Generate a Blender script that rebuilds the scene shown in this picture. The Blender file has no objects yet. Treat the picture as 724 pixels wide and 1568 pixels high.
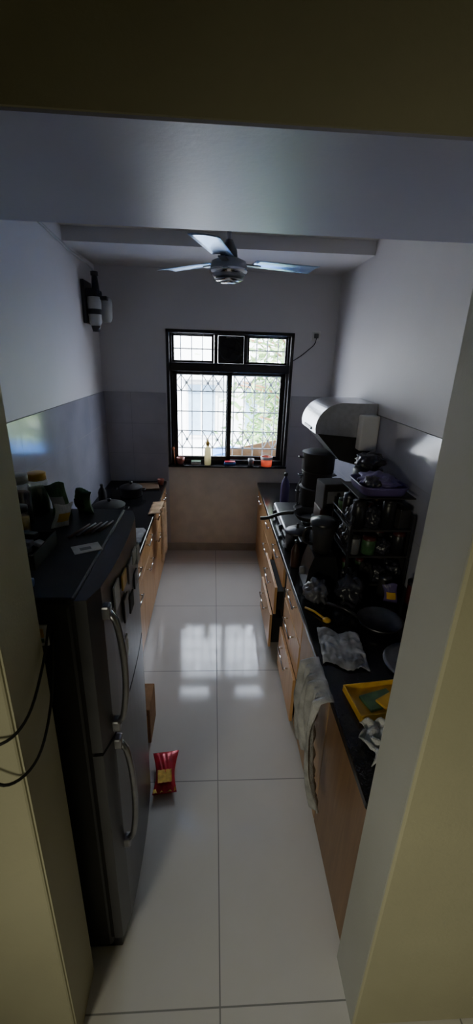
import bpy, bmesh, math, random
from mathutils import Vector, Matrix, noise
random.seed(7)
scene = bpy.context.scene
COL = scene.collection

# ------------------------------------------------------------------ materials
def mat(name, col, rough=0.5, metal=0.0, var=0.12, scale=8.0, bump=0.0, bscale=40.0, spec=0.5, trans=0.0):
    m = bpy.data.materials.new(name); m.use_nodes = True
    nt = m.node_tree; n = nt.nodes; l = nt.links
    b = n["Principled BSDF"]
    b.inputs["Roughness"].default_value = rough
    b.inputs["Metallic"].default_value = metal
    b.inputs["Specular IOR Level"].default_value = spec
    if trans: b.inputs["Transmission Weight"].default_value = trans
    tc = n.new("ShaderNodeTexCoord")
    no = n.new("ShaderNodeTexNoise"); no.inputs["Scale"].default_value = scale; no.inputs["Detail"].default_value = 4
    l.new(tc.outputs["Object"], no.inputs["Vector"])
    rp = n.new("ShaderNodeValToRGB")
    lo = [max(0, c*(1-var)) for c in col]; hi = [min(1, c*(1+var)) for c in col]
    rp.color_ramp.elements[0].position = .3; rp.color_ramp.elements[1].position = .7
    rp.color_ramp.elements[0].color = (*lo, 1); rp.color_ramp.elements[1].color = (*hi, 1)
    l.new(no.outputs["Fac"], rp.inputs["Fac"]); l.new(rp.outputs["Color"], b.inputs["Base Color"])
    if bump:
        n2 = n.new("ShaderNodeTexNoise"); n2.inputs["Scale"].default_value = bscale; n2.inputs["Detail"].default_value = 3
        l.new(tc.outputs["Object"], n2.inputs["Vector"])
        bp = n.new("ShaderNodeBump"); bp.inputs["Strength"].default_value = bump; bp.inputs["Distance"].default_value = .01
        l.new(n2.outputs["Fac"], bp.inputs["Height"]); l.new(bp.outputs["Normal"], b.inputs["Normal"])
    return m

def tilemat(name, col, grout, size, axes, off=(0, 0), rough=.1, gw=.004, var=.06):
    """square/rect tiles laid in two object axes"""
    m = bpy.data.materials.new(name); m.use_nodes = True
    nt = m.node_tree; n = nt.nodes; l = nt.links; b = n["Principled BSDF"]
    tc = n.new("ShaderNodeTexCoord"); sp = n.new("ShaderNodeSeparateXYZ")
    l.new(tc.outputs["Object"], sp.inputs[0])
    outs = []
    for i in range(2):
        a = n.new("ShaderNodeMath"); a.operation = 'SUBTRACT'; a.inputs[1].default_value = off[i]
        l.new(sp.outputs[axes[i]], a.inputs[0])
        w = n.new("ShaderNodeMath"); w.operation = 'PINGPONG'; w.inputs[1].default_value = size[i]/2
        l.new(a.outputs[0], w.inputs[0])
        c = n.new("ShaderNodeMath"); c.operation = 'LESS_THAN'; c.inputs[1].default_value = gw/2
        l.new(w.outputs[0], c.inputs[0]); outs.append(c)
    mx = n.new("ShaderNodeMath"); mx.operation = 'MAXIMUM'
    l.new(outs[0].outputs[0], mx.inputs[0]); l.new(outs[1].outputs[0], mx.inputs[1])
    no = n.new("ShaderNodeTexNoise"); no.inputs["Scale"].default_value = 3; no.inputs["Detail"].default_value = 8
    l.new(tc.outputs["Object"], no.inputs["Vector"])
    rp = n.new("ShaderNodeValToRGB"); rp.color_ramp.elements[0].position = .3; rp.color_ramp.elements[1].position = .7
    rp.color_ramp.elements[0].color = (*[c*(1-var) for c in col], 1); rp.color_ramp.elements[1].color = (*[min(1, c*(1+var)) for c in col], 1)
    l.new(no.outputs["Fac"], rp.inputs["Fac"])
    mix = n.new("ShaderNodeMix"); mix.data_type = 'RGBA'
    l.new(mx.outputs[0], mix.inputs[0]); l.new(rp.outputs["Color"], mix.inputs[6]); mix.inputs[7].default_value = (*grout, 1)
    l.new(mix.outputs[2], b.inputs["Base Color"])
    mr = n.new("ShaderNodeMapRange"); mr.inputs[3].default_value = rough; mr.inputs[4].default_value = .6
    l.new(mx.outputs[0], mr.inputs[0]); l.new(mr.outputs[0], b.inputs["Roughness"])
    return m

def woodmat(name, c1, c2, rough=.4):
    m = bpy.data.materials.new(name); m.use_nodes = True
    nt = m.node_tree; n = nt.nodes; l = nt.links; b = n["Principled BSDF"]
    tc = n.new("ShaderNodeTexCoord"); mp = n.new("ShaderNodeMapping"); mp.inputs["Scale"].default_value = (14, 14, 1.2)
    l.new(tc.outputs["Object"], mp.inputs[0])
    no = n.new("ShaderNodeTexNoise"); no.inputs["Scale"].default_value = 3; no.inputs["Detail"].default_value = 6; no.inputs["Distortion"].default_value = .6
    l.new(mp.outputs[0], no.inputs["Vector"])
    rp = n.new("ShaderNodeValToRGB"); rp.color_ramp.elements[0].position = .3; rp.color_ramp.elements[1].position = .72
    rp.color_ramp.elements[0].color = (*c1, 1); rp.color_ramp.elements[1].color = (*c2, 1)
    l.new(no.outputs["Fac"], rp.inputs["Fac"]); l.new(rp.outputs["Color"], b.inputs["Base Color"])
    b.inputs["Roughness"].default_value = rough
    return m

def glassmat(name, tint=(1, 1, 1), refl=.07):
    m = bpy.data.materials.new(name); m.use_nodes = True
    nt = m.node_tree; n = nt.nodes; l = nt.links
    n.remove(n["Principled BSDF"]); o = n["Material Output"]
    t = n.new("ShaderNodeBsdfTransparent"); t.inputs[0].default_value = (*tint, 1)
    g = n.new("ShaderNodeBsdfGlossy"); g.inputs["Roughness"].default_value = .03
    mx = n.new("ShaderNodeMixShader"); mx.inputs[0].default_value = refl
    l.new(t.outputs[0], mx.inputs[1]); l.new(g.outputs[0], mx.inputs[2]); l.new(mx.outputs[0], o.inputs[0])
    return m

def translucent(name, col):
    m = bpy.data.materials.new(name); m.use_nodes = True
    nt = m.node_tree; n = nt.nodes; l = nt.links; b = n["Principled BSDF"]; o = n["Material Output"]
    b.inputs["Base Color"].default_value = (*col, 1); b.inputs["Roughness"].default_value = .3
    tr = n.new("ShaderNodeBsdfTranslucent"); tr.inputs[0].default_value = (*col, 1)
    mx = n.new("ShaderNodeMixShader"); mx.inputs[0].default_value = .6
    no = n.new("ShaderNodeTexNoise"); no.inputs["Scale"].default_value = 20
    mr = n.new("ShaderNodeMapRange"); mr.inputs[3].default_value = .5; mr.inputs[4].default_value = .7
    l.new(no.outputs["Fac"], mr.inputs[0]); l.new(mr.outputs[0], mx.inputs[0])
    l.new(b.outputs[0], mx.inputs[1]); l.new(tr.outputs[0], mx.inputs[2]); l.new(mx.outputs[0], o.inputs[0])
    return m

PAINT = mat("paint_kitchen", (.62, .60, .605), .55, var=.03, scale=2, bump=.06, bscale=60)
PAINTW = mat("paint_warm", (.74, .67, .56), .6, var=.08, scale=9, bump=.1, bscale=50)
CEIL = mat("paint_ceiling", (.62, .60, .595), .7, var=.03, scale=2, bump=.06, bscale=60)
HALL = mat("paint_hall", (.46, .44, .30), .7, var=.06, scale=3, bump=.07, bscale=120)
JAMB = mat("paint_jamb", (.42, .43, .40), .6, var=.05, scale=3, bump=.07, bscale=120)
SOFF = mat("soffit_sky_tint", (.45, .46, .68), .42, var=.04, scale=2, bump=.05, bscale=90)  # blue glare of the sky is put into the soffit colour
FLOOR = tilemat("vitrified_floor_tile", (.68, .665, .63), (.26, .26, .25), (.8, .8), (0, 1), (.045, .73), rough=.09, gw=.005, var=.03)
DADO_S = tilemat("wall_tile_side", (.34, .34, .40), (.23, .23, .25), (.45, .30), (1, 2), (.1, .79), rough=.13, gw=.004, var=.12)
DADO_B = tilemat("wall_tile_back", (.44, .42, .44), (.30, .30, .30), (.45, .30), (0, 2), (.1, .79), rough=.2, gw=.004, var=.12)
GRAN = mat("black_granite", (.010, .010, .011), .16, var=.6, scale=120, spec=.35)
WOOD = woodmat("cabinet_laminate", (.60, .33, .13), (.80, .49, .22), .35)
WOODD = woodmat("cabinet_carcass", (.12, .07, .035), (.17, .10, .05), .6)
DARKIN = mat("interior_shade", (.02, .018, .016), .8)  # near-black colour stands in for shade inside the open drawers
STEEL = mat("brushed_steel", (.50, .50, .53), .3, 1.0, var=.1, scale=30)
STEELD = mat("dull_steel", (.30, .30, .32), .35, 1.0, var=.15, scale=20)
STEELK = mat("smoked_steel", (.10, .10, .11), .4, 1.0, var=.15, scale=20)
CHROME = mat("chrome", (.75, .75, .77), .12, 1.0, var=.03)
BLACK = mat("black_plastic", (.013, .013, .015), .35, var=.2)
BLACKM = mat("black_matte", (.018, .016, .016), .75, var=.3)
FRM = mat("window_frame_dark", (.022, .018, .016), .4, var=.2)
WHITEP = mat("white_plastic", (.72, .71, .68), .4, var=.05)
GREYP = mat("grey_plastic", (.40, .41, .40), .4, var=.08)
GREYD = mat("dark_grey_plastic", (.17, .17, .18), .4, var=.15)
FRBODY = mat("fridge_body_dark", (.028, .028, .032), .4, .2, var=.15, scale=5)
FRDOOR = mat("fridge_door_steel", (.085, .085, .092), .32, .5, var=.1, scale=4)
FRTOP = mat("fridge_top_black", (.014, .014, .016), .5, var=.3, scale=12, spec=.3)
RED = mat("red_foil", (.55, .02, .045), .3, .2, var=.2, scale=20)
GOLD = mat("gold_foil", (.65, .42, .08), .3, .4, var=.3, scale=40)
YEL = mat("yellow_plastic", (.58, .33, .03), .4, var=.2, scale=15)
GREEN = mat("green_packet", (.05, .12, .05), .4, var=.4, scale=25)
PURP = mat("purple_plastic", (.10, .075, .20), .4, var=.2)
BLUE = mat("blue_plastic", (.03, .10, .35), .4, var=.3)
ORNG = mat("orange_plastic", (.80, .25, .08), .4, var=.15)
PINK = translucent("pink_orange_plastic", (.95, .35, .22))
LIQ = translucent("pale_liquid", (.80, .74, .52))
PAPER = mat("paper", (.62, .62, .62), .7, var=.15, scale=40)
PAPERG = mat("newsprint_grey", (.27, .27, .29), .7, var=.55, scale=14)
CLOTHG = mat("towel_grey", (.40, .40, .40), .95, var=.40, scale=14, bump=.5, bscale=200)
CLOTHO = mat("towel_ochre", (.66, .45, .26), .95, var=.2, scale=20, bump=.5, bscale=200)
CARD = mat("cardboard", (.34, .19, .09), .85, var=.15, scale=20)
GLASS = glassmat("window_glass", (.98, .99, .99), .04)
JARG = glassmat("jar_glass", (.75, .78, .75), .12)
BROWN = mat("brown_clay", (.28, .07, .04), .5, var=.2)
DKBRN = mat("dark_brown_tin", (.05, .022, .014), .45, var=.3)
DKRED = mat("dark_red_tin", (.07, .014, .014), .4, var=.3)
WIRE = mat("cable_black", (.01, .01, .01), .5)
GRILL = mat("grille_paint", (.80, .86, .92), .5, var=.06)
FANW = mat("fan_sky_tint", (.48, .66, .94), .26, .75, var=.04)  # blue of the reflected sky painted into the blade colour
FANG = mat("fan_motor_grey", (.30, .32, .36), .3, .3, var=.1)
BAGD = mat("plastic_bag_dark", (.025, .025, .034), .3, var=.4, scale=10)
BAGG = mat("plastic_bag_grey", (.09, .09, .105), .35, var=.4, scale=10)

# ------------------------------------------------------------------ builder
class B:
    def __init__(s, name):
        s.name = name; s.bm = bmesh.new(); s.mats = []
    def mi(s, m):
        if m not in s.mats: s.mats.append(m)
        return s.mats.index(m)
    def add(s, t, m, M=None, smooth=False):
        i = s.mi(m)
        for f in t.faces: f.material_index = i; f.smooth = smooth
        if M is not None: t.transform(M)
        me = bpy.data.meshes.new("t"); t.to_mesh(me); t.free()
        s.bm.from_mesh(me); bpy.data.meshes.remove(me); return s
    def box(s, x0, x1, y0, y1, z0, z1, m, bev=0.0, M=None, seg=2):
        t = bmesh.new(); bmesh.ops.create_cube(t, size=1)
        t.transform(Matrix.Translation(((x0+x1)/2, (y0+y1)/2, (z0+z1)/2)) @ Matrix.Diagonal((abs(x1-x0), abs(y1-y0), abs(z1-z0), 1)))
        if bev: bmesh.ops.bevel(t, geom=t.edges[:], offset=bev, segments=seg, affect='EDGES', profile=.5)
        return s.add(t, m, M, smooth=False)
    def cyl(s, p0, p1, r0, r1, m, seg=20, M=None, caps=True):
        p0 = Vector(p0); p1 = Vector(p1); d = p1-p0
        t = bmesh.new(); bmesh.ops.create_cone(t, cap_ends=caps, segments=seg, radius1=r0, radius2=r1, depth=d.length)
        R = Vector((0, 0, 1)).rotation_difference(d.normalized()).to_matrix().to_4x4()
        t.transform(Matrix.Translation((p0+p1)/2) @ R)
        return s.add(t, m, M, smooth=(seg > 8))
    def sph(s, c, r, m, sc=(1, 1, 1), M=None, seg=16):
        t = bmesh.new(); bmesh.ops.create_uvsphere(t, u_segments=seg, v_segments=seg//2+2, radius=r)
        t.transform(Matrix.Translation(c) @ Matrix.Diagonal((*sc, 1)))
        return s.add(t, m, M, smooth=True)
    def lathe(s, c, prof, m, seg=28, M=None):
        t = bmesh.new(); rings = []
        for r, z in prof:
            rings.append([t.verts.new((c[0]+max(r, .0004)*math.cos(2*math.pi*k/seg), c[1]+max(r, .0004)*math.sin(2*math.pi*k/seg), c[2]+z)) for k in range(seg)])
        for a, b in zip(rings, rings[1:]):
            for k in range(seg): t.faces.new((a[k], a[(k+1) % seg], b[(k+1) % seg], b[k]))
        return s.add(t, m, M, smooth=True)
    def tube(s, pts, r, m, seg=8, M=None):
        pts = [Vector(p) for p in pts]; t = bmesh.new(); rings = []
        up = Vector((0.13, .2, .97)).normalized()
        for i, p in enumerate(pts):
            d = (pts[min(i+1, len(pts)-1)]-pts[max(i-1, 0)]).normalized()
            a = d.cross(up)
            if a.length < .1: a = d.cross(Vector((1, 0, 0)))
            a.normalize(); b = d.cross(a).normalized()
            rings.append([t.verts.new(p+r*(math.cos(2*math.pi*k/seg)*a+math.sin(2*math.pi*k/seg)*b)) for k in range(seg)])
        for a, b in zip(rings, rings[1:]):
            for k in range(seg): t.faces.new((a[k], a[(k+1) % seg], b[(k+1) % seg], b[k]))
        t.faces.new(rings[0]); t.faces.new(rings[-1][::-1])
        bmesh.ops.recalc_face_normals(t, faces=t.faces[:])
        return s.add(t, m, M, smooth=True)
    def prism(s, poly, axis, a0, a1, m, M=None, smooth=False):
        """poly in the two other axes, extruded a0..a1 along axis"""
        t = bmesh.new()
        def P(p, a):
            if axis == 'y': return (p[0], a, p[1])
            if axis == 'x': return (a, p[0], p[1])
            return (p[0], p[1], a)
        A = [t.verts.new(P(p, a0)) for p in poly]; C = [t.verts.new(P(p, a1)) for p in poly]
        k = len(poly)
        for i in range(k): t.faces.new((A[i], A[(i+1) % k], C[(i+1) % k], C[i]))
        t.faces.new(A[::-1]); t.faces.new(C)
        bmesh.ops.recalc_face_normals(t, faces=t.faces[:])
        return s.add(t, m, M, smooth)
    def grid(s, fn, nu, nv, m, M=None, thick=0.0):
        t = bmesh.new()
        V = [[t.verts.new(fn(i/nu, j/nv)) for j in range(nv+1)] for i in range(nu+1)]
        for i in range(nu):
            for j in range(nv): t.faces.new((V[i][j], V[i+1][j], V[i+1][j+1], V[i][j+1]))
        if thick:
            bmesh.ops.recalc_face_normals(t, faces=t.faces[:])
            bmesh.ops.solidify(t, geom=t.faces[:], thickness=thick)
        return s.add(t, m, M, smooth=True)
    def crumple(s, c, rad, m, amp=.25, seed=0, freq=2.2):
        """crumpled bag: flattened icosphere with ridged noise, resting on z=c.z"""
        t = bmesh.new(); bmesh.ops.create_icosphere(t, subdivisions=4, radius=1)
        for v in t.verts:
            p = v.co.copy(); n_ = noise.noise(p*freq+Vector((seed*7.3, seed, 0)))+.5*abs(noise.noise(p*freq*2.3+Vector((seed, 3, 9))))
            k = 1+amp*n_
            v.co = Vector((c[0]+p.x*k*rad[0], c[1]+p.y*k*rad[1], c[2]+max(.0, (p.z*k+.75)*rad[2])))
        return s.add(t, m, None, smooth=True)
    def done(s):
        me = bpy.data.meshes.new(s.name); s.bm.to_mesh(me); s.bm.free()
        for m in s.mats: me.materials.append(m)
        o = bpy.data.objects.new(s.name, me); COL.objects.link(o); return o

def T(x, y, z, rz=0, rx=0, ry=0):
    return Matrix.Translation((x, y, z)) @ Matrix.Rotation(rz, 4, 'Z') @ Matrix.Rotation(ry, 4, 'Y') @ Matrix.Rotation(rx, 4, 'X')

def smooth_path(pts, n=6):
    """Catmull-Rom through pts"""
    P = [Vector(p) for p in pts]; P = [P[0]]+P+[P[-1]]; out = []
    for i in range(1, len(P)-2):
        for k in range(n):
            t_ = k/n; a, b_, c, d = P[i-1], P[i], P[i+1], P[i+2]
            out.append(.5*((2*b_)+(-a+c)*t_+(2*a-5*b_+4*c-d)*t_*t_+(-a+3*b_-3*c+d)*t_**3))
    out.append(P[-2]); return out

# ------------------------------------------------------------------ room
XL, XR, YB, YF, CH = -1.06, 1.16, 4.25, .84, 2.85
W0, W1, Z0, Z1 = -.45, .765, .98, 2.265     # window opening
B("floor").box(-2.2, 2.2, -2.6, 4.45, -.1, 0, FLOOR).done()
B("ceiling").box(-2.2, 2.2, -2.6, 4.45, CH, CH+.15, CEIL).done()
b = B("wall_left"); b.box(XL-.2, XL, YF, YB+.2, 0, CH, PAINT); b.box(XL, XL+.01, YF, YB, .6, 1.69, DADO_S); b.done()
b = B("wall_right"); b.box(XR, XR+.2, YF, YB+.2, 0, CH, PAINT); b.box(XR-.01, XR, YF, YB, .6, 1.69, DADO_S); b.done()
b = B("wall_back")
b.box(XL, W0, YB, YB+.2, 0, CH, PAINT); b.box(W1, XR, YB, YB+.2, 0, CH, PAINT)
b.box(W0, W1, YB, YB+.2, Z1, CH, PAINT); b.box(W0, W1, YB, YB+.2, 0, Z0-.021, PAINTW)
b.box(XL+.01, W0-.01, YB-.01, YB, .8, 1.69, DADO_B); b.box(W1+.01, XR-.01, YB-.01, YB, .8, 1.69, DADO_B)
b.box(W0, W1, 4.45, 4.62, Z0-.14, Z0-.08, PAINTW)
b.done()
b = B("wall_front")     # partition with the kitchen opening
DL, DR, DH = -.403, .478, 2.33
b.box(-2.2, DL, .67, YF, 0, CH, HALL, .006); b.box(DR, 2.2, .67, YF, 0, CH, HALL, .006)
b.box(DL-.01, DR+.01, .67, YF, DH, CH, HALL)
b.done()
b = B("trim_jamb"); b.box(DL, DL+.004, .675, YF, 0, DH, HALL)
b.box(DR-.004, DR, .675, YF, 0, DH, JAMB); b.done()
b = B("trim_loft"); b.box(XL, XR, YF, 1.18, DH, CH, SOFF); b.box(DL, DR, .675, YF, DH-.004, DH, SOFF); b.done()
B("trim_beam").box(XL, XR, 3.43, YB, 2.76, CH, CEIL).done()
b = B("baseboard_back"); b.box(-.5, .5, YB-.012, YB, 0, .09, mat("skirting", (.45, .42, .37), .3)); b.done()
B("wall_hall_left").box(-2.2, -2.0, -2.6, .67, 0, CH, HALL).done()
B("wall_hall_right").box(2.0, 2.2, -2.6, .67, 0, CH, HALL).done()
B("wall_hall_rear").box(-2.0, 2.0, -2.6, -2.4, 0, CH, HALL).done()

# ------------------------------------------------------------------ window
b = B("window_1")
fy0, fy1 = 4.30, 4.38
def fr(x0, x1, z0, z1, y0=fy0, y1=fy1, m=FRM): b.box(x0, x1, y0, y1, z0, z1, m, .003)
t = .05
fr(W0, W0+t, Z0, Z1); fr(W1-t, W1, Z0, Z1); fr(W0, W1, Z1-t*.8, Z1); fr(W0, W1, Z0, Z0+.04)
for x0, x1, z0, z1 in ((W0, W0+.03, Z0, Z1), (W1-.03, W1, Z0, Z1), (W0, W1, Z1-.03, Z1)): fr(x0, x1, z0, z1, 4.245, 4.30)
fr(W0, W1, 1.895, 1.975, 4.27)
fr(.005, .04, 1.97, Z1); fr(.29, .325, 1.97, Z1)
for x0, x1 in ((W0+t, .0), (.325, W1-t)):       # top sashes
    fr(x0, x0+.02, 1.975, Z1-.03, 4.32, 4.36); fr(x1-.02, x1, 1.975, Z1-.03, 4.32, 4.36)
    fr(x0, x1, 1.975, 1.995, 4.32, 4.36); fr(x0, x1, Z1-.055, Z1-.03, 4.32, 4.36)
    b.box(x0, x1, 4.336, 4.34, 1.98, Z1-.03, GLASS)
for x0, x1, yy in ((W0+t, .185, 4.31), (.13, W1-t, 4.345)):   # sliding sashes
    fr(x0, x0+.045, Z0+.04, 1.9, yy, yy+.03); fr(x1-.045, x1, Z0+.04, 1.9, yy, yy+.03)
    fr(x0, x1, Z0+.04, Z0+.075, yy, yy+.03); fr(x0, x1, 1.865, 1.9, yy, yy+.03)
    b.box(x0, x1, yy+.013, yy+.017, Z0+.05, 1.9, GLASS)
# steel grille outside
gy = 4.42
n = 11
for i in range(n+1):
    x = W0+.02+(W1-W0-.04)*i/n
    b.cyl((x, gy, Z0), (x, gy, Z1), .0055, .0055, GRILL, 8)
for z in (1.02, 1.12, 1.30, 1.50, 1.70, 1.86, 1.93, 2.1):
    b.box(W0, W1, gy-.004, gy+.004, z-.006, z+.006, GRILL)
for za, zb in ((1.12, 1.30), (1.70, 1.86)):
    for i in range(n):
        if (i % 3) == 2: continue
        xa = W0+.02+(W1-W0-.04)*i/n; xb = W0+.02+(W1-W0-.04)*(i+1)/n
        b.cyl((xa, gy, za), (xb, gy, zb), .0055, .0055, GRILL, 6); b.cyl((xa, gy, zb), (xb, gy, za), .0055, .0055, GRILL, 6)
        b.sph(((xa+xb)/2, gy, (za+zb)/2), .016, GRILL, (1, .5, 1), seg=10)
b.done()
b = B("trim_window_sill"); b.box(W0, W1, 4.20, 4.46, Z0-.02, Z0-.0005, GRAN, .002); b.done()
b = B("exhaust_fan")
b.box(.042, .288, 4.30, 4.34, 1.976, 2.223, FRM, .004)
b.lathe((0, 0, 0), [(.11, 0), (.11, .02), (.095, .02), (.095, .005)], BLACK, M=T(.165, 4.30, 2.10, 0, math.pi/2))
for k in range(4):
    M = T(.165, 4.292, 2.10) @ Matrix.Rotation(k*math.pi/2+.4, 4, 'Y')
    b.box(.01, .085, -.003, .003, -.02, .02, BLACKM, .002, M @ Matrix.Rotation(.4, 4, 'X'))
b.cyl((.165, 4.28, 2.10), (.165, 4.30, 2.10), .022, .022, BLACK)
b.box(.12, .21, 4.292, 4.30, 2.205, 2.215, GREYP)
b.done()

# window-sill things
sz = Z0
b = B("sill_bowl"); b.lathe((-.33, 4.255, sz), [(.0, 0), (.026, 0), (.038, .03), (.042, .07), (.037, .07), (.02, .01), (0, .008)], BROWN); b.done()
b = B("wooden_spoon"); b.tube([(-.385, 4.255, sz), (-.392, 4.26, sz+.09), (-.398, 4.262, sz+.15)], .004, ORNG); b.sph((-.40, 4.262, sz+.16), .012, ORNG, (1, .5, 1.4)); b.done()
b = B("dish_liquid_bottle")
b.lathe((-.05, 4.255, sz), [(0, 0), (.032, 0), (.034, .01), (.034, .13), (.03, .17), (.014, .19), (.014, .20), (0, .20)], LIQ)
b.lathe((-.05, 4.255, sz+.20), [(0, 0), (.018, 0), (.018, .035), (.009, .04), (.008, .06), (0, .06)], YEL); b.done()
b = B("scrub_sponge"); b.box(-.22, -.12, 4.225, 4.285, sz, sz+.028, PAPER, .006); b.box(-.22, -.12, 4.225, 4.285, sz+.028, sz+.038, GREEN, .003); b.done()
b = B("plastic_cup")
b.lathe((.56, 4.232, sz), [(0, 0), (.054, 0), (.060, .09), (.062, .10), (.057, .10), (.05, .01), (0, .008)], PINK)
b.lathe((.56, 4.232, sz+.072), [(.0605, 0), (.0635, .03), (.058, .03)], WHITEP); b.done()
b = B("soap_case"); b.box(.12, .24, 4.225, 4.285, sz, sz+.03, BLUE, .008); b.box(.125, .235, 4.23, 4.28, sz+.03, sz+.04, RED, .004); b.done()
b = B("steel_tumbler"); b.lathe((.40, 4.25, sz), [(0, 0), (.026, 0), (.033, .07), (.030, .07), (.024, .004), (0, .004)], STEELD); b.done()

# ------------------------------------------------------------------ outdoors
FAC = mat("facade_plaster", (.80, .81, .80), .9, var=.05, scale=2)
b = B("neighbour_building")
b.box(-6, 1.6, 9.5, 12, -3, 3.4, FAC)
PB = mat("window_pane_blue", (.25, .38, .50), .1)
for cx in (-2.6, -.25, 1.0):
    b.box(cx-.35, cx+.35, 9.44, 9.5, .3, 1.5, WHITEP); b.box(cx-.29, cx+.29, 9.42, 9.45, .36, 1.44, PB)
    b.box(cx-.02, cx+.02, 9.40, 9.44, .36, 1.44, WHITEP)
    b.box(cx-.45, cx+.45, 9.1, 9.5, 1.56, 1.62, FAC)
b.box(-6, 1.6, 9.42, 9.5, -.3, -.12, mat("facade_band", (.5, .42, .34), .8))
b.done()
B("ground").box(-15, 15, 4.6, 30, -3.1, -3, mat("ground_concrete", (.45, .45, .52), .9)).done()
b = B("blue_tarpaulin")
TARP = mat("tarp_blue", (.03, .26, .80), .5, var=.2, scale=5)
b.grid(lambda u, v: (.0+1.6*u, 5.4+.9*v, .80-.08*v+.04*math.sin(14*u)*math.cos(5*v)+.1*v*u), 24, 8, TARP, thick=.01)
b.grid(lambda u, v: (.0+1.6*u, 5.4-.02*math.sin(20*u)*v, .80+.04*math.sin(14*u)-.28*v), 24, 8, TARP, thick=.01)
for x in (.05, 1.55): b.cyl((x, 5.45, -3), (x, 5.45, .74), .02, .02, GREYP); b.cyl((x, 6.25, -3), (x, 6.25, .66), .02, .02, GREYP)
b.done()
b = B("wooden_board"); b.box(.20, .74, 4.50, 4.515, .905, 1.09, CARD, .002, M=Matrix.Translation((.20, 0, .905)) @ Matrix.Rotation(-.22, 4, 'Y') @ Matrix.Translation((-.20, 0, -.905)))
b.box(.66, .70, 4.49, 4.525, .90, 1.1, CARD, .002); b.done()
b = B("tree")
LEAF = mat("leaf", (.12, .26, .07), .5, var=.5, scale=2); LEAF2 = mat("leaf_light", (.28, .42, .16), .5, var=.4, scale=2)
b.tube([(1.6, 8.0, -3), (1.55, 8.0, -1), (1.4, 7.9, .6), (1.35, 7.8, 2.4)], .08, CARD)
for k in range(14):
    a = random.uniform(0, 6.28); z = random.uniform(.5, 2.2)
    b.tube([(1.42, 7.9, z), (1.4+.5*math.cos(a), 7.9+.4*math.sin(a), z+.35), (1.4+1.0*math.cos(a), 7.9+.8*math.sin(a), z+.45)], .018, CARD, 5)
for mm in (LEAF, LEAF2):
    t_ = bmesh.new()
    for k in range(1250):
        p = Vector((random.gauss(1.38, .45), random.gauss(7.9, .4), random.uniform(.35, 3.2)))
        L = random.uniform(.06, .14); w = L*.3
        R = Matrix.Rotation(random.uniform(0, 6.28), 3, 'Z') @ Matrix.Rotation(random.uniform(-1.2, 1.2), 3, 'X') @ Matrix.Rotation(random.uniform(-1.2, 1.2), 3, 'Y')
        vs = [t_.verts.new(p+R @ Vector(q)) for q in ((-L, 0, 0), (0, -w, .01), (L, 0, 0), (0, w, .01))]
        t_.faces.new(vs)
    b.add(t_, mm)
b.done()

# ------------------------------------------------------------------ ceiling fan
fx, fyy, fz = .08, 2.70, 2.53
b = B("ceiling_fan")
b.cyl((fx, fyy, fz+.02), (fx, fyy, CH-.04), .012, .012, FANG)
b.lathe((fx, fyy, CH-.09), [(0, 0), (.03, 0), (.06, .06), (.06, .09), (0, .09)], FANG)
b.lathe((fx, fyy, fz+.03), [(0, 0), (.05, 0), (.045, .04), (.02, .09), (0, .09)], BLACK)
b.lathe((fx, fyy, fz-.085), [(0, 0), (.055, 0), (.06, .012), (.085, .02), (.10, .04), (.105, .07), (.095, .10), (.06, .115), (0, .115)], FANG, 36)
b.lathe((fx, fyy, fz-.095), [(0, 0), (.04, 0), (.05, .012), (0, .012)], CHROME)
b.lathe((fx, fyy, fz-.087), [(.06, 0), (.085, .008), (.084, .012), (.06, .004)], CHROME, 36)
b.lathe((fx, fyy, fz-.05), [(.1, 0), (.109, .01), (.109, .02), (.1, .03)], CHROME, 36)
for ang in (-104, 16, 136):
    M = T(fx, fyy, fz+.005, math.radians(ang))
    b.box(.06, .19, -.02, .02, -.004, .004, FANG, .002, M)
    def bl(u, v):
        r = .15+.39*u; w = .06+.014*u; yv = (v-.5)*2*w
        return (r, yv, .012+yv*-.10+.006*(1-(2*v-1)**2))
    b.grid(bl, 14, 6, FANW, M, thick=.003)
b.done()

# ------------------------------------------------------------------ refrigerator
b = B("refrigerator")
fx0, fx1, fyn, fyf, ft = -1.0, -.337, .88, 1.51, 1.475
b.box(fx0, fx1, fyn+.004, fyf-.004, .04, ft, FRBODY, .012)
b.box(fx0+.0, fx1+.01, fyn, fyf, ft-.005, ft+.018, FRTOP, .008)
def door(z0, z1):
    k = 10; poly = [(fx1+.008, fyn+.002)]
    for i in range(k+1):
        s_ = i/k; yy = fyn+.004+(fyf-fyn-.008)*s_
        xx = -.292+.022*math.sin(math.pi*s_)**.6 if 0 < s_ < 1 else -.300
        poly.append((xx, yy))
    poly.append((fx1+.008, fyf-.002))
    b.prism(poly, 'z', z0, z1, FRDOOR)
door(.09, .975); door(.988, ft+.012)
b.box(fx0+.05, -.31, fyn+.02, fyf-.02, .0, .09, BLACK, .004)
b.box(fx1-.005, fx1+.012, fyn+.006, fyf-.006, .09, ft, BLACKM)
def handle(z0, z1):
    pts = []
    for i in range(15):
        s_ = i/14; pts.append((-.272+.034*math.sin(math.pi*s_)**.4, fyn+.075, z0+(z1-z0)*s_))
    b.tube(pts, .010, STEELD, 10)
    b.box(-.30, -.262, fyn+.06, fyn+.09, z0-.02, z0+.02, STEELD, .006); b.box(-.30, -.262, fyn+.06, fyn+.09, z1-.02, z1+.02, STEELD, .006)
handle(1.02, 1.41); handle(.50, .95)
b.done()
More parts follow.
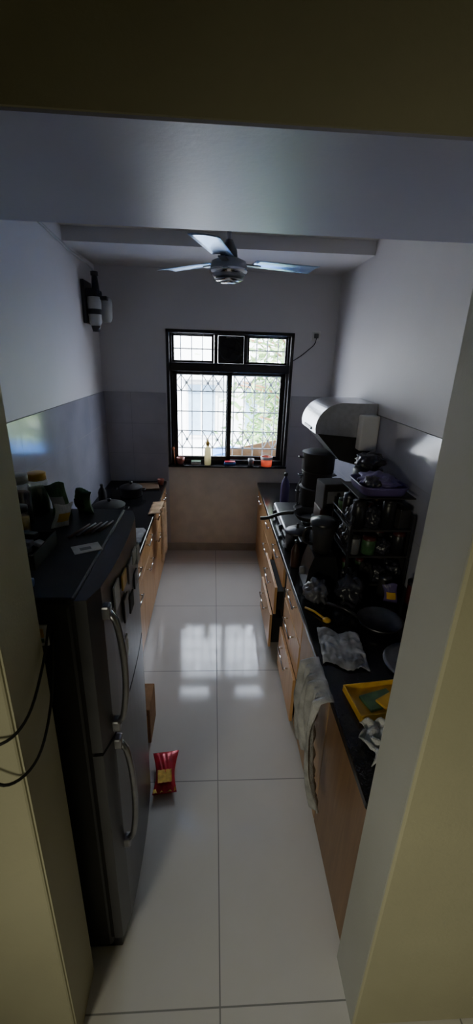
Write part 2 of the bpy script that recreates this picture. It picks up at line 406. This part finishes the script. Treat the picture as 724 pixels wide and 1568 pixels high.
mags = [(1.05, 1.40, .06, .08, GREYP), (1.14, 1.40, .06, .05, YEL), (1.14, 1.30, .06, .08, BLACK), (1.23, 1.38, .06, .07, GREYD), (1.32, 1.39, .05, .05, PAPER), (1.22, 1.27, .06, .06, BLACKM), (1.32, 1.30, .05, .06, BLACK), (1.10, 1.17, .06, .08, PAPER), (1.42, 1.35, .05, .07, GREYP)]
b = B("fridge_magnets")
for y, z, w, h, m in mags:
    s_ = (y-fyn)/(fyf-fyn); xs = -.292+.022*math.sin(math.pi*s_)**.6+.0015
    b.box(xs, xs+.006, y-w/2, y+w/2, z-h/2, z+h/2, m, .002)
b.done()
b = B("fridge_sticker"); b.box(-.50, -.40, fyn-.001, fyn+.0035, 1.36, 1.42, PAPER, .0008); b.box(-.49, -.46, fyn-.0025, fyn-.001, 1.37, 1.41, RED); b.box(-.45, -.41, fyn-.0025, fyn-.001, 1.385, 1.41, YEL); b.box(-.45, -.41, fyn-.0025, fyn-.001, 1.37, 1.38, GREEN); b.done()

# things on the fridge
tz = ft+.018
def jar(name, x, y, z, r, h, lid, fill, lm=None):
    b = B(name)
    b.lathe((x, y, z), [(0, 0), (r*.95, 0), (r, .008), (r, h*.78), (r*.85, h*.86), (r*.8, h*.86)], JARG)
    b.lathe((x, y, z+.004), [(0, 0), (r*.9, 0), (r*.92, h*.6), (0, h*.62)], fill)
    b.lathe((x, y, z+h*.84), [(0, 0), (r*.9, 0), (r*.9, h*.15), (r*.85, h*.16), (0, h*.16)], lid)
    return b.done()
def packet(name, x, y, z, w, h, d, m, m2, rz=0, lean=0, seed=1):
    """crinkled pillow pack standing up"""
    b = B(name)
    def f(sg):
        def g(u, v):
            e = (math.sin(math.pi*u)**.5)*(math.sin(math.pi*v)**.6)
            cr = .006*noise.noise(Vector((u*5, v*5, seed+sg)))
            return ((u-.5)*w*(1-.18*math.sin(math.pi*v))+.01*math.sin(3*v+seed), sg*d/2*e+.002*math.sin(40*u+9*v)+cr*e, v*h*(1-.06*math.sin(5*u+seed)*v))
        return g
    M = T(x, y, z, rz, lean)
    b.grid(f(-1), 16, 16, m, M); b.grid(f(1), 16, 16, m, M)
    b.grid(lambda u, v: ((u-.5)*w*.6+.01*math.sin(3*(.3+.35*v)+seed), -d/2*(math.sin(math.pi*(.2+.6*u))**.5)*(math.sin(math.pi*(.3+.35*v))**.6)-.005, (.3+.35*v)*h), 10, 6, m2, M)
    return b.done()
jar("glass_jar", -.645, 1.36, tz, .04, .17, GREYP, DKBRN)
jar("glass_jar.001", -.62, 1.46, tz, .035, .15, YEL, GREEN)
jar("glass_jar.002", -.60, 1.25, tz, .03, .10, BLACK, GOLD)
packet("snack_packet", -.545, 1.43, tz, .07, .12, .04, GREEN, GREYP, .1, 0, 1)
packet("snack_packet.001", -.46, 1.46, tz, .07, .09, .045, GREEN, BLACKM, -.4, 0, 3)
packet("snack_packet.002", -.50, 1.33, tz, .06, .08, .03, PAPER, YEL, .6, 0, 5)
b = B("plastic_tray")
b.box(-.66, -.47, 1.02, 1.19, tz, tz+.006, BLACKM, .002)
for x0, x1, y0, y1 in ((-.66, -.654, 1.02, 1.19), (-.476, -.47, 1.02, 1.19), (-.66, -.47, 1.02, 1.026), (-.66, -.47, 1.184, 1.19)): b.box(x0, x1, y0, y1, tz, tz+.045, BLACKM, .002)
for k in range(26):
    x = random.uniform(-.63, -.50); y = random.uniform(1.05, 1.16); m = random.choice([DKBRN, DKRED, PAPER, BLACK, GREYD, PURP, BLACKM])
    b.box(-.022, .022, -.011, .011, 0, .016, m, .003, T(x, y, tz+.007+.012*(k % 5), random.uniform(0, 3)))
b.done()
b = B("cream_tube"); b.cyl((-.54, .925, tz+.016), (-.465, .93, tz+.016), .016, .014, WHITEP); b.cyl((-.465, .93, tz+.016), (-.44, .932, tz+.016), .011, .011, BLUE); b.done()
b = B("paper_card"); b.box(-.04, .04, -.028, .028, 0, .002, PAPER, 0, T(-.375, 1.16, tz+.0002, .5)); b.box(-.02, .012, -.012, .006, .002, .0026, GREYD, 0, T(-.375, 1.16, tz+.0002, .5)); b.done()
b = B("cutlery_set")
for k in range(5): b.tube([(-.45+.02*k, 1.23+.012*k, tz+.004), (-.415+.018*k, 1.34+.008*k, tz+.004)], .004, STEELK if k % 2 else DKBRN)
b.done()

# ------------------------------------------------------------------ base cabinets
def barhandle(b, x, y0, y1, z, sgn):
    b.cyl((x+sgn*.028, y0, z), (x+sgn*.028, y1, z), .006, .006, CHROME, 12)
    for y in (y0+.015, y1-.015): b.cyl((x, y, z), (x+sgn*.028, y, z), .005, .005, CHROME, 10)
# right run
b = B("kitchen_base_cabinet_right")
b.box(.51, XR-.012, .85, 4.238, .08, .765, WOODD); b.box(.56, XR-.012, .85, 4.238, 0, .08, BLACKM)
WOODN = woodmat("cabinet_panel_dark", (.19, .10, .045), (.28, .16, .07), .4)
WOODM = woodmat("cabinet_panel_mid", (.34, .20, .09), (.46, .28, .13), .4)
def front(y0, y1, z0, z1, x=.492, hy=None, m=WOOD, depth=None):
    b.box(x, x+.018, y0+.002, y1-.002, z0+.002, z1-.002, m, .002)
    if x < .485: b.box(x+.018, .60, y0+.03, y1-.03, z0+.02, z1-.05, DARKIN)
    if hy: barhandle(b, x, hy[0], hy[1], z1-.06, -1)
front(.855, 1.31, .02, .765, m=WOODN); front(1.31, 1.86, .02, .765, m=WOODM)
for z0, z1, xx in ((.02, .33, .470), (.33, .56, .488), (.56, .765, .492)): front(1.87, 2.38, z0, z1, xx, (2.02, 2.24))
front(2.385, 2.50, .02, .765, .505, None, DARKIN)  # dark panel painted as the shade in the open gap between drawer stacks
for z0, z1, xx in ((.06, .34, .418), (.34, .56, .440), (.56, .765, .490)): front(2.50, 3.05, z0, z1, xx, (2.66, 2.90))
for z0, z1, xx in ((.02, .52, .492), (.52, .765, .492)): front(3.05, 3.60, z0, z1, xx, (3.2, 3.45))
front(3.60, 4.236, .02, .52); front(3.60, 4.236, .52, .765, .492, (3.8, 4.05))
b.done()
b = B("countertop_right"); b.box(.475, XR-.012, .85, 4.238, .765, .80, GRAN, .006); b.done()
# left run
b = B("kitchen_base_cabinet_left")
b.box(XL+.012, -.505, 1.58, 4.238, .08, .765, WOODD); b.box(XL+.012, -.56, 1.58, 4.238, 0, .08, BLACKM)
yy = [1.60, 2.1, 2.68, 3.2, 3.72, 4.236]
for y0, y1 in zip(yy, yy[1:]):
    for z0, z1 in ((.02, .56), (.56, .765)):
        b.box(-.505, -.487, y0+.002, y1-.002, z0+.002, z1-.002, WOOD, .002)
        barhandle(b, -.487, (y0+y1)/2-.11, (y0+y1)/2+.11, z1-.05, 1)
b.done()
b = B("countertop_left"); b.box(XL+.012, -.475, 1.56, 4.238, .765, .80, GRAN, .006); b.done()
cz = .8003

# ------------------------------------------------------------------ range hood
b = B("range_hood")
prof = [(1.148, 1.765)]
for i in range(17):
    a = math.radians(90+90*i/16)
    prof.append((.91+.19*math.cos(a), 1.585+.18*math.sin(a)))
prof += [(.725, 1.55), (1.148, 1.52)]
b.prism(prof, 'y', 2.93, 3.40, STEEL, smooth=False)
b.prism([(.745, 1.545), (1.148, 1.545), (1.148, 1.30), (.92, 1.36)], 'y', 2.94, 3.39, BLACKM)
b.box(.714, .724, 3.05, 3.28, 1.56, 1.58, BLACK, .002)
b.box(1.02, 1.148, 2.85, 2.93, 1.45, 1.69, WHITEP, .01)
b.done()

# gas stove
b = B("gas_stove")
b.box(.53, 1.06, 2.74, 3.38, cz+.02, cz+.075, STEELD, .01); b.box(.54, 1.05, 2.75, 3.37, cz+.075, cz+.082, BLACK, .003)
for x, y in ((.57, 2.80), (.57, 3.32), (1.02, 2.80), (1.02, 3.32)): b.cyl((x, y, cz), (x, y, cz+.022), .015, .015, BLACK)
for y in (2.90, 3.22):
    x = .80
    b.lathe((x, y, cz+.082), [(0, 0), (.045, 0), (.045, .015), (.03, .025), (0, .025)], GOLD)
    for k in range(4):
        a = k*math.pi/2+.78
        b.tube([(x+.12*math.cos(a), y+.12*math.sin(a), cz+.083), (x+.11*math.cos(a), y+.11*math.sin(a), cz+.115), (x+.03*math.cos(a), y+.03*math.sin(a), cz+.115)], .005, BLACKM, 6)
    b.lathe((x, y, cz+.082), [(.115, 0), (.125, 0), (.125, .006), (.115, .006)], BLACKM)
    b.cyl((.53, y, cz+.045), (.505, y, cz+.045), .022, .018, BLACK)
b.done()
b = B("frying_pan")
pz = cz+.121
b.lathe((.74, 2.90, pz), [(0, 0), (.10, 0), (.13, .04), (.126, .04), (.098, .004), (0, .004)], BLACKM)
b.tube(smooth_path([(.615, 2.92, pz+.035), (.53, 2.94, pz+.02), (.43, 2.95, pz-.02), (.37, 2.96, pz-.03)]), .014, BLACK)
b.done()
def pot(name, x, y, z, r, h, m, lid=True):
    b = B(name)
    b.lathe((x, y, z), [(0, 0), (r*.93, 0), (r, h*.12), (r, h), (r*1.05, h+.004), (r*.97, h), (r*.97, h*.1), (0, h*.08)], m)
    if lid:
        b.lathe((x, y, z+h), [(r*1.02, 0), (r*.9, .012), (r*.3, .03), (0, .032)], m); b.lathe((x, y, z+h+.03), [(0, 0), (.012, 0), (.018, .02), (0, .024)], BLACK)
    for s_ in (-1, 1): b.tube([(x+s_*r*.98, y-.03, z+h*.75), (x+s_*(r+.03), y-.02, z+h*.77), (x+s_*(r+.03), y+.02, z+h*.77), (x+s_*r*.98, y+.03, z+h*.75)], .005, BLACK)
    return b.done()
# tall steamer: three stacked tiers of slightly different width
b = B("stock_pot")
z = pz
for r_, h_, m_ in ((.13, .16, BLACKM), (.120, .13, BLACKM), (.127, .15, BLACKM)):
    b.lathe((.84, 3.21, z), [(0, 0), (r_*.92, 0), (r_, .015), (r_, h_-.01), (r_*1.06, h_-.003), (r_*1.04, h_), (0, h_)], m_)
    for s_ in (-1, 1): b.tube([(.84+s_*r_*.98, 3.18, z+h_*.7), (.84+s_*(r_+.03), 3.19, z+h_*.72), (.84+s_*(r_+.03), 3.23, z+h_*.72), (.84+s_*r_*.98, 3.24, z+h_*.7)], .005, BLACK)
    z += h_
b.lathe((.84, 3.21, z), [(.130, 0), (.10, .012), (.03, .018), (0, .018)], STEELK)
b.done()

# dark clutter on the right counter: a black tiered shelf crammed with jars and vessels
b = B("kitchen_storage_shelf")
x0, x1, y0, y1 = .76, 1.12, 2.08, 2.44
levels = (.02, .20, .36)
for z in levels: b.box(x0, x1, y0, y1, cz+z, cz+z+.012, BLACKM, .003)
for x in (x0+.008, x1-.008):
    for y in (y0+.008, y1-.008): b.box(x-.008, x+.008, y-.008, y+.008, cz, cz+.45, BLACK, .002)
b.box(x1-.006, x1, y0, y1, cz, cz+.44, BLACKM)
for z in levels:
    b.tube([(x0, y0, cz+z+.05), (x0, y1, cz+z+.05)], .004, STEELK)
JM = [BLACKM, DKBRN, BLACKM, DKRED, BLACK, GREYD, BLACKM, GREEN, BLACK, BLACKM]
for li, z in enumerate(levels):
    for iy in range(4):
        for ix in range(4):
            x = x0+.05+.085*ix; y = y0+.05+.088*iy
            r = random.uniform(.030, .040); h = random.uniform(.08, .14 if li < 2 else .17)
            m = random.choice(JM); kind = random.random()
            if kind < .35:
                b.lathe((x, y, cz+z+.012), [(0, 0), (r, 0), (r, h*.8), (r*.9, h*.84)], m, 16)
                b.lathe((x, y, cz+z+.012+h*.82), [(r*.95, 0), (r*.95, h*.16), (0, h*.18)], random.choice([BLACK, STEELK, BLACKM, DKRED]), 16)
            elif kind < .6:
                b.box(-r*.9, r*.9, -r*.6, r*.6, 0, h, m, .004, T(x, y, cz+z+.012, random.uniform(-.5, .5)))
            else:
                b.crumple((x, y, cz+z+.012), (r*1.2, r*1.05, h*.5), random.choice([BAGD, BAGD, m]), .4, ix+iy*4+li*17)
b.done()
b = B("storage_basket")
bz = cz+.552
b.box(.79, 1.11, 2.10, 2.42, bz-.008, bz, BLACKM, .003)
def bk(u, v):
    a = 2*math.pi*u; r = 1+.12*v; c_, s_ = math.cos(a), math.sin(a)
    k = (abs(c_)**6+abs(s_)**6)**(-1/6)
    return (.95+.12*r*k*c_, 2.26+.135*r*k*s_, bz+.05*v)
b.grid(bk, 40, 5, PURP, thick=.004); b.box(.84, 1.06, 2.14, 2.38, bz, bz+.006, PURP, .003)
b.crumple((.95, 2.26, bz+.006), (.105, .115, .05), PURP, .35, 4, 3)
b.crumple((.90, 2.20, bz+.03), (.05, .05, .035), BAGD, .4, 9)
b.done()
# tall dark containers rising to the hood
b = B("grain_container")
x, y, z, r, h = 1.01, 2.59, cz, .10, .60
b.lathe((x, y, z), [(0, 0), (r*.96, 0), (r, .01), (r, h*.3), (r*.985, h*.31), (r, h*.32), (r, h*.88), (r*.9, h*.93), (0, h*.93)], BLACKM)
b.lathe((x, y, z+h*.9), [(r*.95, 0), (r*.97, h*.06), (r*.9, h*.09), (r*.2, h*.1), (0, h*.1)], BLACK)
b.done()
b = B("plastic_bag"); b.crumple((1.01, 2.59, cz+.602), (.085, .085, .05), BAGD, .4, 3, 2.5); b.done()
b = B("food_carton")   # square tin with cartons stacked on it
b.box(.69, .88, 2.50, 2.69, cz, cz+.24, BLACKM, .01); b.box(.70, .87, 2.51, 2.68, cz+.241, cz+.33, DKBRN, .006)
b.box(-.085, .085, -.075, .075, 0, .17, BLACKM, .006, T(.79, 2.595, cz+.331, .12)); b.box(-.06, .06, -.0765, -.075, .04, .12, GREYD, 0, T(.79, 2.595, cz+.331, .12))
b.done()
# pressure cooker
b = B("pressure_cooker")
px, py = .59, 2.63
b.lathe((px, py, cz), [(0, 0), (.07, 0), (.08, .01), (.08, .12), (.086, .125), (.084, .135), (.06, .15), (0, .155)], STEELK)
b.cyl((px, py, cz+.15), (px, py, cz+.185), .01, .008, BLACK); b.box(px-.015, px+.015, py-.18, py-.06, cz+.11, cz+.13, BLACK, .005)
b.done()
b = B("mixer_grinder")
mxx, mxy = .64, 2.18
b.prism([(mxx-.10, cz), (mxx+.10, cz), (mxx+.085, cz+.12), (mxx+.06, cz+.2), (mxx-.06, cz+.2), (mxx-.085, cz+.12)], 'y', mxy-.09, mxy+.09, BLACK)
b.lathe((mxx, mxy, cz+.2), [(0, 0), (.05, 0), (.055, .03), (.075, .17), (.072, .17), (.05, .03), (0, .03)], BLACKM)
b.lathe((mxx, mxy, cz+.37), [(.078, 0), (.078, .02), (.03, .035), (0, .035)], BLACK)
b.tube(smooth_path([(mxx-.06, mxy, cz+.34), (mxx-.105, mxy, cz+.33), (mxx-.105, mxy, cz+.26), (mxx-.055, mxy, cz+.24)]), .009, BLACK)
b.cyl((mxx-.09, mxy, cz+.07), (mxx-.115, mxy, cz+.07), .025, .022, GREYD)
b.done()
def bottle(name, x, y, z, r, h, m, cap):
    b = B(name)
    b.lathe((x, y, z), [(0, 0), (r*.95, 0), (r, .01), (r, h*.6), (r*.8, h*.72), (r*.35, h*.85), (r*.35, h*.9), (0, h*.9)], m)
    b.lathe((x, y, z+h*.9), [(0, 0), (r*.42, 0), (r*.42, h*.1), (0, h*.1)], cap); return b.done()
OIL = mat("oil_amber", (.07, .035, .01), .15)
bottle("oil_bottle", .70, 2.40, cz, .038, .30, OIL, BLACK)
bottle("sauce_bottle", .53, 2.36, cz, .028, .18, DKBRN, BLACK)
bottle("water_bottle", .66, 3.60, cz, .04, .28, PURP, BLACK)
bottle("oil_bottle.001", 1.0, 3.5, cz, .045, .30, BLACKM, BLACK)
bottle("oil_bottle.002", .85, 3.62, cz, .045, .26, BLACKM, BLACK)
bottle("oil_bottle.003", .78, 3.47, cz, .045, .30, BLACKM, BLACK)
for i, (x, y, r, h, m) in enumerate(((1.10, 1.93, .035, .14, DKRED), (.98, 2.03, .035, .12, BLACKM), (.62, 2.33, .03, .08, BLACK))):
    b = B("spice_tin" + ("" if i == 0 else ".%03d" % i))
    b.lathe((x, y, cz), [(0, 0), (r, 0), (r, h*.85), (r*.97, h*.86)], m); b.lathe((x, y, cz+h*.85), [(r*1.04, 0), (r*1.04, h*.14), (0, h*.16)], STEELK); b.done()
b = B("plastic_bag.001"); b.crumple((.58, 1.98, cz), (.06, .07, .06), BAGG, .45, 11, 2.6); b.done()
b = B("plastic_bag.002"); b.crumple((.76, 1.96, cz), (.07, .07, .08), BAGD, .45, 21, 2.6); b.done()
packet("masala_packet", 1.06, 1.82, cz, .07, .10, .03, YEL, RED, .3); packet("masala_packet.001", .97, 1.93, cz, .08, .12, .03, PURP, YEL, -.2)
b = B("frying_pan.001")
b.lathe((.84, 1.72, cz), [(0, 0), (.07, 0), (.10, .025), (.112, .045), (.108, .045), (.095, .027), (.068, .006), (0, .006)], STEELK)
b.tube([(.735, 1.75, cz+.04), (.68, 1.80, cz+.055), (.60, 1.85, cz+.055)], .009, BLACK); b.done()
b = B("ladle"); b.tube([(.50, 1.88, cz+.008), (.54, 1.84, cz+.010), (.575, 1.78, cz+.010)], .006, YEL); b.sph((.585, 1.76, cz+.012), .022, YEL, (1, 1, .5)); b.done()
b = B("crumpled_newspaper")
def npf(u, v):
    h_ = .004+.020*abs(noise.noise(Vector((u*3.1, v*3.7, 2))))+.012*abs(noise.noise(Vector((u*8, v*9, 5))))
    return (.49+.19*u+.03*v, 1.45+.25*v-.06*u+.015*math.sin(9*u), cz+.002+h_)
b.grid(npf, 36, 36, PAPERG, thick=.0015)
b.done()
b = B("steel_plate"); b.lathe((.90, 1.44, cz), [(0, 0), (.11, 0), (.14, .012), (.138, .015), (.11, .004), (0, .004)], STEELD); b.done()
b = B("yellow_tray")
b.box(-.12, .12, -.08, .08, 0, .006, YEL, .002, T(.66, 1.235, cz, .12))
for a in ((-.12, .12, -.08, -.074), (-.12, .12, .074, .08), (-.12, -.114, -.08, .08), (.114, .12, -.08, .08)): b.box(*a, 0, .03, YEL, .002, T(.66, 1.235, cz, .12))
b.box(-.07, .06, -.04, .04, .007, .02, GREEN, .004, T(.66, 1.235, cz, .3)); b.box(-.03, .08, -.05, .0, .02, .03, YEL, .004, T(.66, 1.235, cz, .5))
b.done()
b = B("kitchen_napkin")
b.grid(lambda u, v: (.53+.12*u+.02*math.sin(9*v), .96+.16*v, cz+.006+.025*abs(math.sin(8*u+3*v))+.015*abs(math.sin(11*v))), 20, 20, CLOTHG, thick=.003)
b.done()

# ------------------------------------------------------------------ towels
b = B("hand_towel")     # hangs over right counter edge
def tw(u, v):
    y = 1.16+.34*u
    L = .53*v
    fold = .018*math.sin(u*24+2*v)+.010*math.sin(u*11+v*4)
    if L < .035: return (.480-L, 1.36+(y-1.33)*.75, cz+.008+.004*math.sin(u*20))
    d = L-.035
    w = .75+.30*min(1, d/.22)-.12*math.exp(-((v-.3)**2)*60)
    return (.442-abs(fold)*1.4-.03*math.sin(3.14*min(1, v)), 1.36+(y-1.33)*w-.06*v, cz+.004-d*(.84+.10*math.sin(u*7+1)))
b.grid(tw, 54, 40, CLOTHG, thick=.003)
b.done()
b = B("dish_towel")   # left, ochre
b.grid(lambda u, v: (-.425+.012*math.sin(u*20)+.014*v*math.sin(9*u), 3.24+.30*u+.015*math.sin(5*v), .815-.44*v+.015*math.sin(6*u)), 34, 24, CLOTHO, thick=.004)
b.grid(lambda u, v: (-.425-.10*v, 3.24+.30*u, .818+.002*math.sin(20*u)-.010*v), 20, 6, CLOTHO, thick=.003)
b.done()

# left counter things
pot("steel_vessel", -.82, 3.2, cz, .12, .10, BLACKM); pot("steel_vessel.001", -.75, 3.75, cz, .10, .08, BLACKM)
b = B("folded_newspaper")
for k in range(4): b.box(-.13, .13, -.07, .07, .004*k, .004*k+.003, PAPERG, 0, T(-.57, 2.80, cz, .05*k+1.5))
b.done()
b = B("chopping_board"); b.box(-.14, .14, -.10, .10, 0, .018, WOODD, .005, T(-.67, 4.0, cz, .2)); b.done()
b = B("clay_cup"); b.lathe((-.52, 4.1, cz), [(0, 0), (.025, 0), (.035, .06), (.032, .06), (.02, .006), (0, .006)], BROWN); b.done()
b = B("dish_drainer")
b.box(-1.0, -.60, 2.0, 2.5, cz, cz+.012, BLACKM, .004)
for k in range(12): b.tube([(-.98, 2.03+.04*k, cz+.012), (-.98, 2.03+.04*k, cz+.12), (-.8, 2.03+.04*k, cz+.15), (-.62, 2.03+.04*k, cz+.12), (-.62, 2.03+.04*k, cz+.012)], .003, STEELK, 6)
b.done()
bottle("sauce_bottle.001", -.95, 3.5, cz, .035, .18, BLACKM, BLACK)

# ------------------------------------------------------------------ floor things
b = B("chips_packet")
M = T(-.225, 1.56, .004, .12)
def cp(sg):
    def g(u, v):
        e = (math.sin(math.pi*u)**.5)*(math.sin(math.pi*v)**.6)
        wd = .12*(1-.22*math.sin(math.pi*v)+.3*max(0, v-.5))
        return ((u-.5)*wd+.012*(v-.5), (v-.5)*.22, .022+sg*.022*e+.004*math.sin(30*u+11*v)*e+(.03*(v-.5)*2 if v > .5 else 0)*.5)
    return g
b.grid(cp(-1), 18, 18, RED, M); b.grid(cp(1), 18, 18, RED, M)
b.grid(lambda u, v: ((u-.5)*.07-.003, (-.07+.07*v), .047+.002*math.sin(20*u)), 8, 8, GOLD, M)
b.grid(lambda u, v: ((u-.5)*.11-.006, (-.105+.02*v), .026+.004*math.sin(20*u)), 8, 4, GOLD, M)
b.done()
b = B("cardboard_box"); b.box(-.47, -.325, 1.76, 1.96, .001, .24, CARD, .004)
b.box(-.40, -.34, 1.759, 1.761, .05, .2, YEL); b.done()

# ------------------------------------------------------------------ wall things
b = B("wall_water_filter")
b.box(XL+.002, XL+.03, 3.78, 4.0, 2.26, 2.58, BLACK, .006)
b.box(XL+.03, XL+.12, 3.80, 3.98, 2.46, 2.52, BLACKM, .01)
b.cyl((XL+.09, 3.89, 2.50), (XL+.09, 3.89, 2.62), .035, .022, BLACK); b.cyl((XL+.09, 3.89, 2.62), (XL+.09, 3.89, 2.65), .03, .03, BLACK)
b.lathe((XL+.085, 3.84, 2.24), [(0, 0), (.03, 0), (.05, .03), (.055, .18), (.05, .22), (0, .23)], GREYP)
b.lathe((XL+.16, 3.92, 2.28), [(0, 0), (.03, 0), (.045, .03), (.05, .14), (.045, .18), (0, .18)], GREYP)
b.lathe((XL+.085, 3.84, 2.33), [(.0555, 0), (.0565, .01), (.0565, .03), (.0555, .04)], BLACK)
b.cyl((XL+.085, 3.84, 2.20), (XL+.085, 3.84, 2.245), .028, .038, BLACK)
b.box(XL+.03, XL+.19, 3.83, 3.96, 2.44, 2.47, BLACK, .006)
b.done()
b = B("ceiling_conduit"); b.tube([(XL+.015, 1.3, 2.80), (XL+.015, 2.5, 2.79), (XL+.015, 3.3, 2.74), (XL+.015, 3.75, 2.715), (XL+.05, 3.86, 2.70), (XL+.09, 3.89, 2.65)], .009, GREYP); b.done()
b = B("wall_socket"); b.box(.925, 1.005, YB-.014, YB, 2.20, 2.29, WHITEP, .004); b.box(.945, .985, YB-.035, YB-.014, 2.225, 2.265, BLACK, .006); b.done()
b = B("socket_cable"); b.tube(smooth_path([(.965, YB-.04, 2.228), (.95, YB-.03, 2.17), (.90, YB-.012, 2.12), (.84, YB-.01, 2.07), (.78, YB-.012, 2.03), (.755, YB-.012, 2.02)]), .004, WIRE); b.done()
b = B("hall_cable")
b.tube(smooth_path([(-.80, .655, 1.40), (-.62, .655, 1.34), (-.50, .65, 1.30), (-.42, .65, 1.30), (-.385, .70, 1.32), (-.385, .80, 1.37), (-.388, .87, 1.44)]), .0033, WIRE)
b.tube(smooth_path([(-.80, .655, 1.38), (-.60, .65, 1.30), (-.48, .645, 1.225), (-.42, .645, 1.19), (-.38, .70, 1.20), (-.38, .80, 1.26), (-.385, .87, 1.40)]), .0033, WIRE)
b.done()

# ------------------------------------------------------------------ lights
w = bpy.data.worlds.new("World"); scene.world = w; w.use_nodes = True
bg = w.node_tree.nodes["Background"]; bg.inputs[0].default_value = (.79, .86, 1.0, 1); bg.inputs[1].default_value = 15.5
sd = bpy.data.lights.new("sun", 'SUN'); sd.energy = 29; sd.angle = .02; sd.color = (1, .96, .92)
so = bpy.data.objects.new("sun", sd); COL.objects.link(so); so.rotation_euler = (math.radians(48), 0, math.radians(-25))
pd = bpy.data.lights.new("window_portal", 'AREA'); pd.shape = 'RECTANGLE'; pd.size = W1-W0; pd.size_y = Z1-Z0
pd.cycles.is_portal = True
po = bpy.data.objects.new("window_portal", pd); COL.objects.link(po); po.location = ((W0+W1)/2, 4.47, (Z0+Z1)/2); po.rotation_euler = (math.radians(-90), 0, 0)
# dim hall lamp behind the camera, throwing mostly at the lower right
hd = bpy.data.lights.new("hall_lamp", 'AREA'); hd.shape = 'DISK'; hd.size = .5; hd.energy = 6.5; hd.color = (1, .96, .74); hd.spread = math.radians(100)
ho = bpy.data.objects.new("hall_lamp", hd); COL.objects.link(ho); ho.location = (-1.0, -1.0, 1.5)
ho.rotation_euler = (Vector((1.15, .67, .5))-Vector(ho.location)).to_track_quat('-Z', 'Y').to_euler()

# ------------------------------------------------------------------ camera
cd = bpy.data.cameras.new("camera"); cam = bpy.data.objects.new("camera", cd); COL.objects.link(cam)
cd.sensor_fit = 'VERTICAL'; cd.sensor_height = 36; cd.lens = 36*640/1568; cd.clip_start = .02
r = Vector((.9982, -.0511, .0306)); f = Vector((.0586, .9346, -.3502)).normalized()
r = (r-f*r.dot(f)).normalized(); u = r.cross(f)
M = Matrix((r, u, -f)).transposed().to_4x4(); M.translation = Vector((0, 0, 2.05))
cam.matrix_world = M
scene.camera = cam
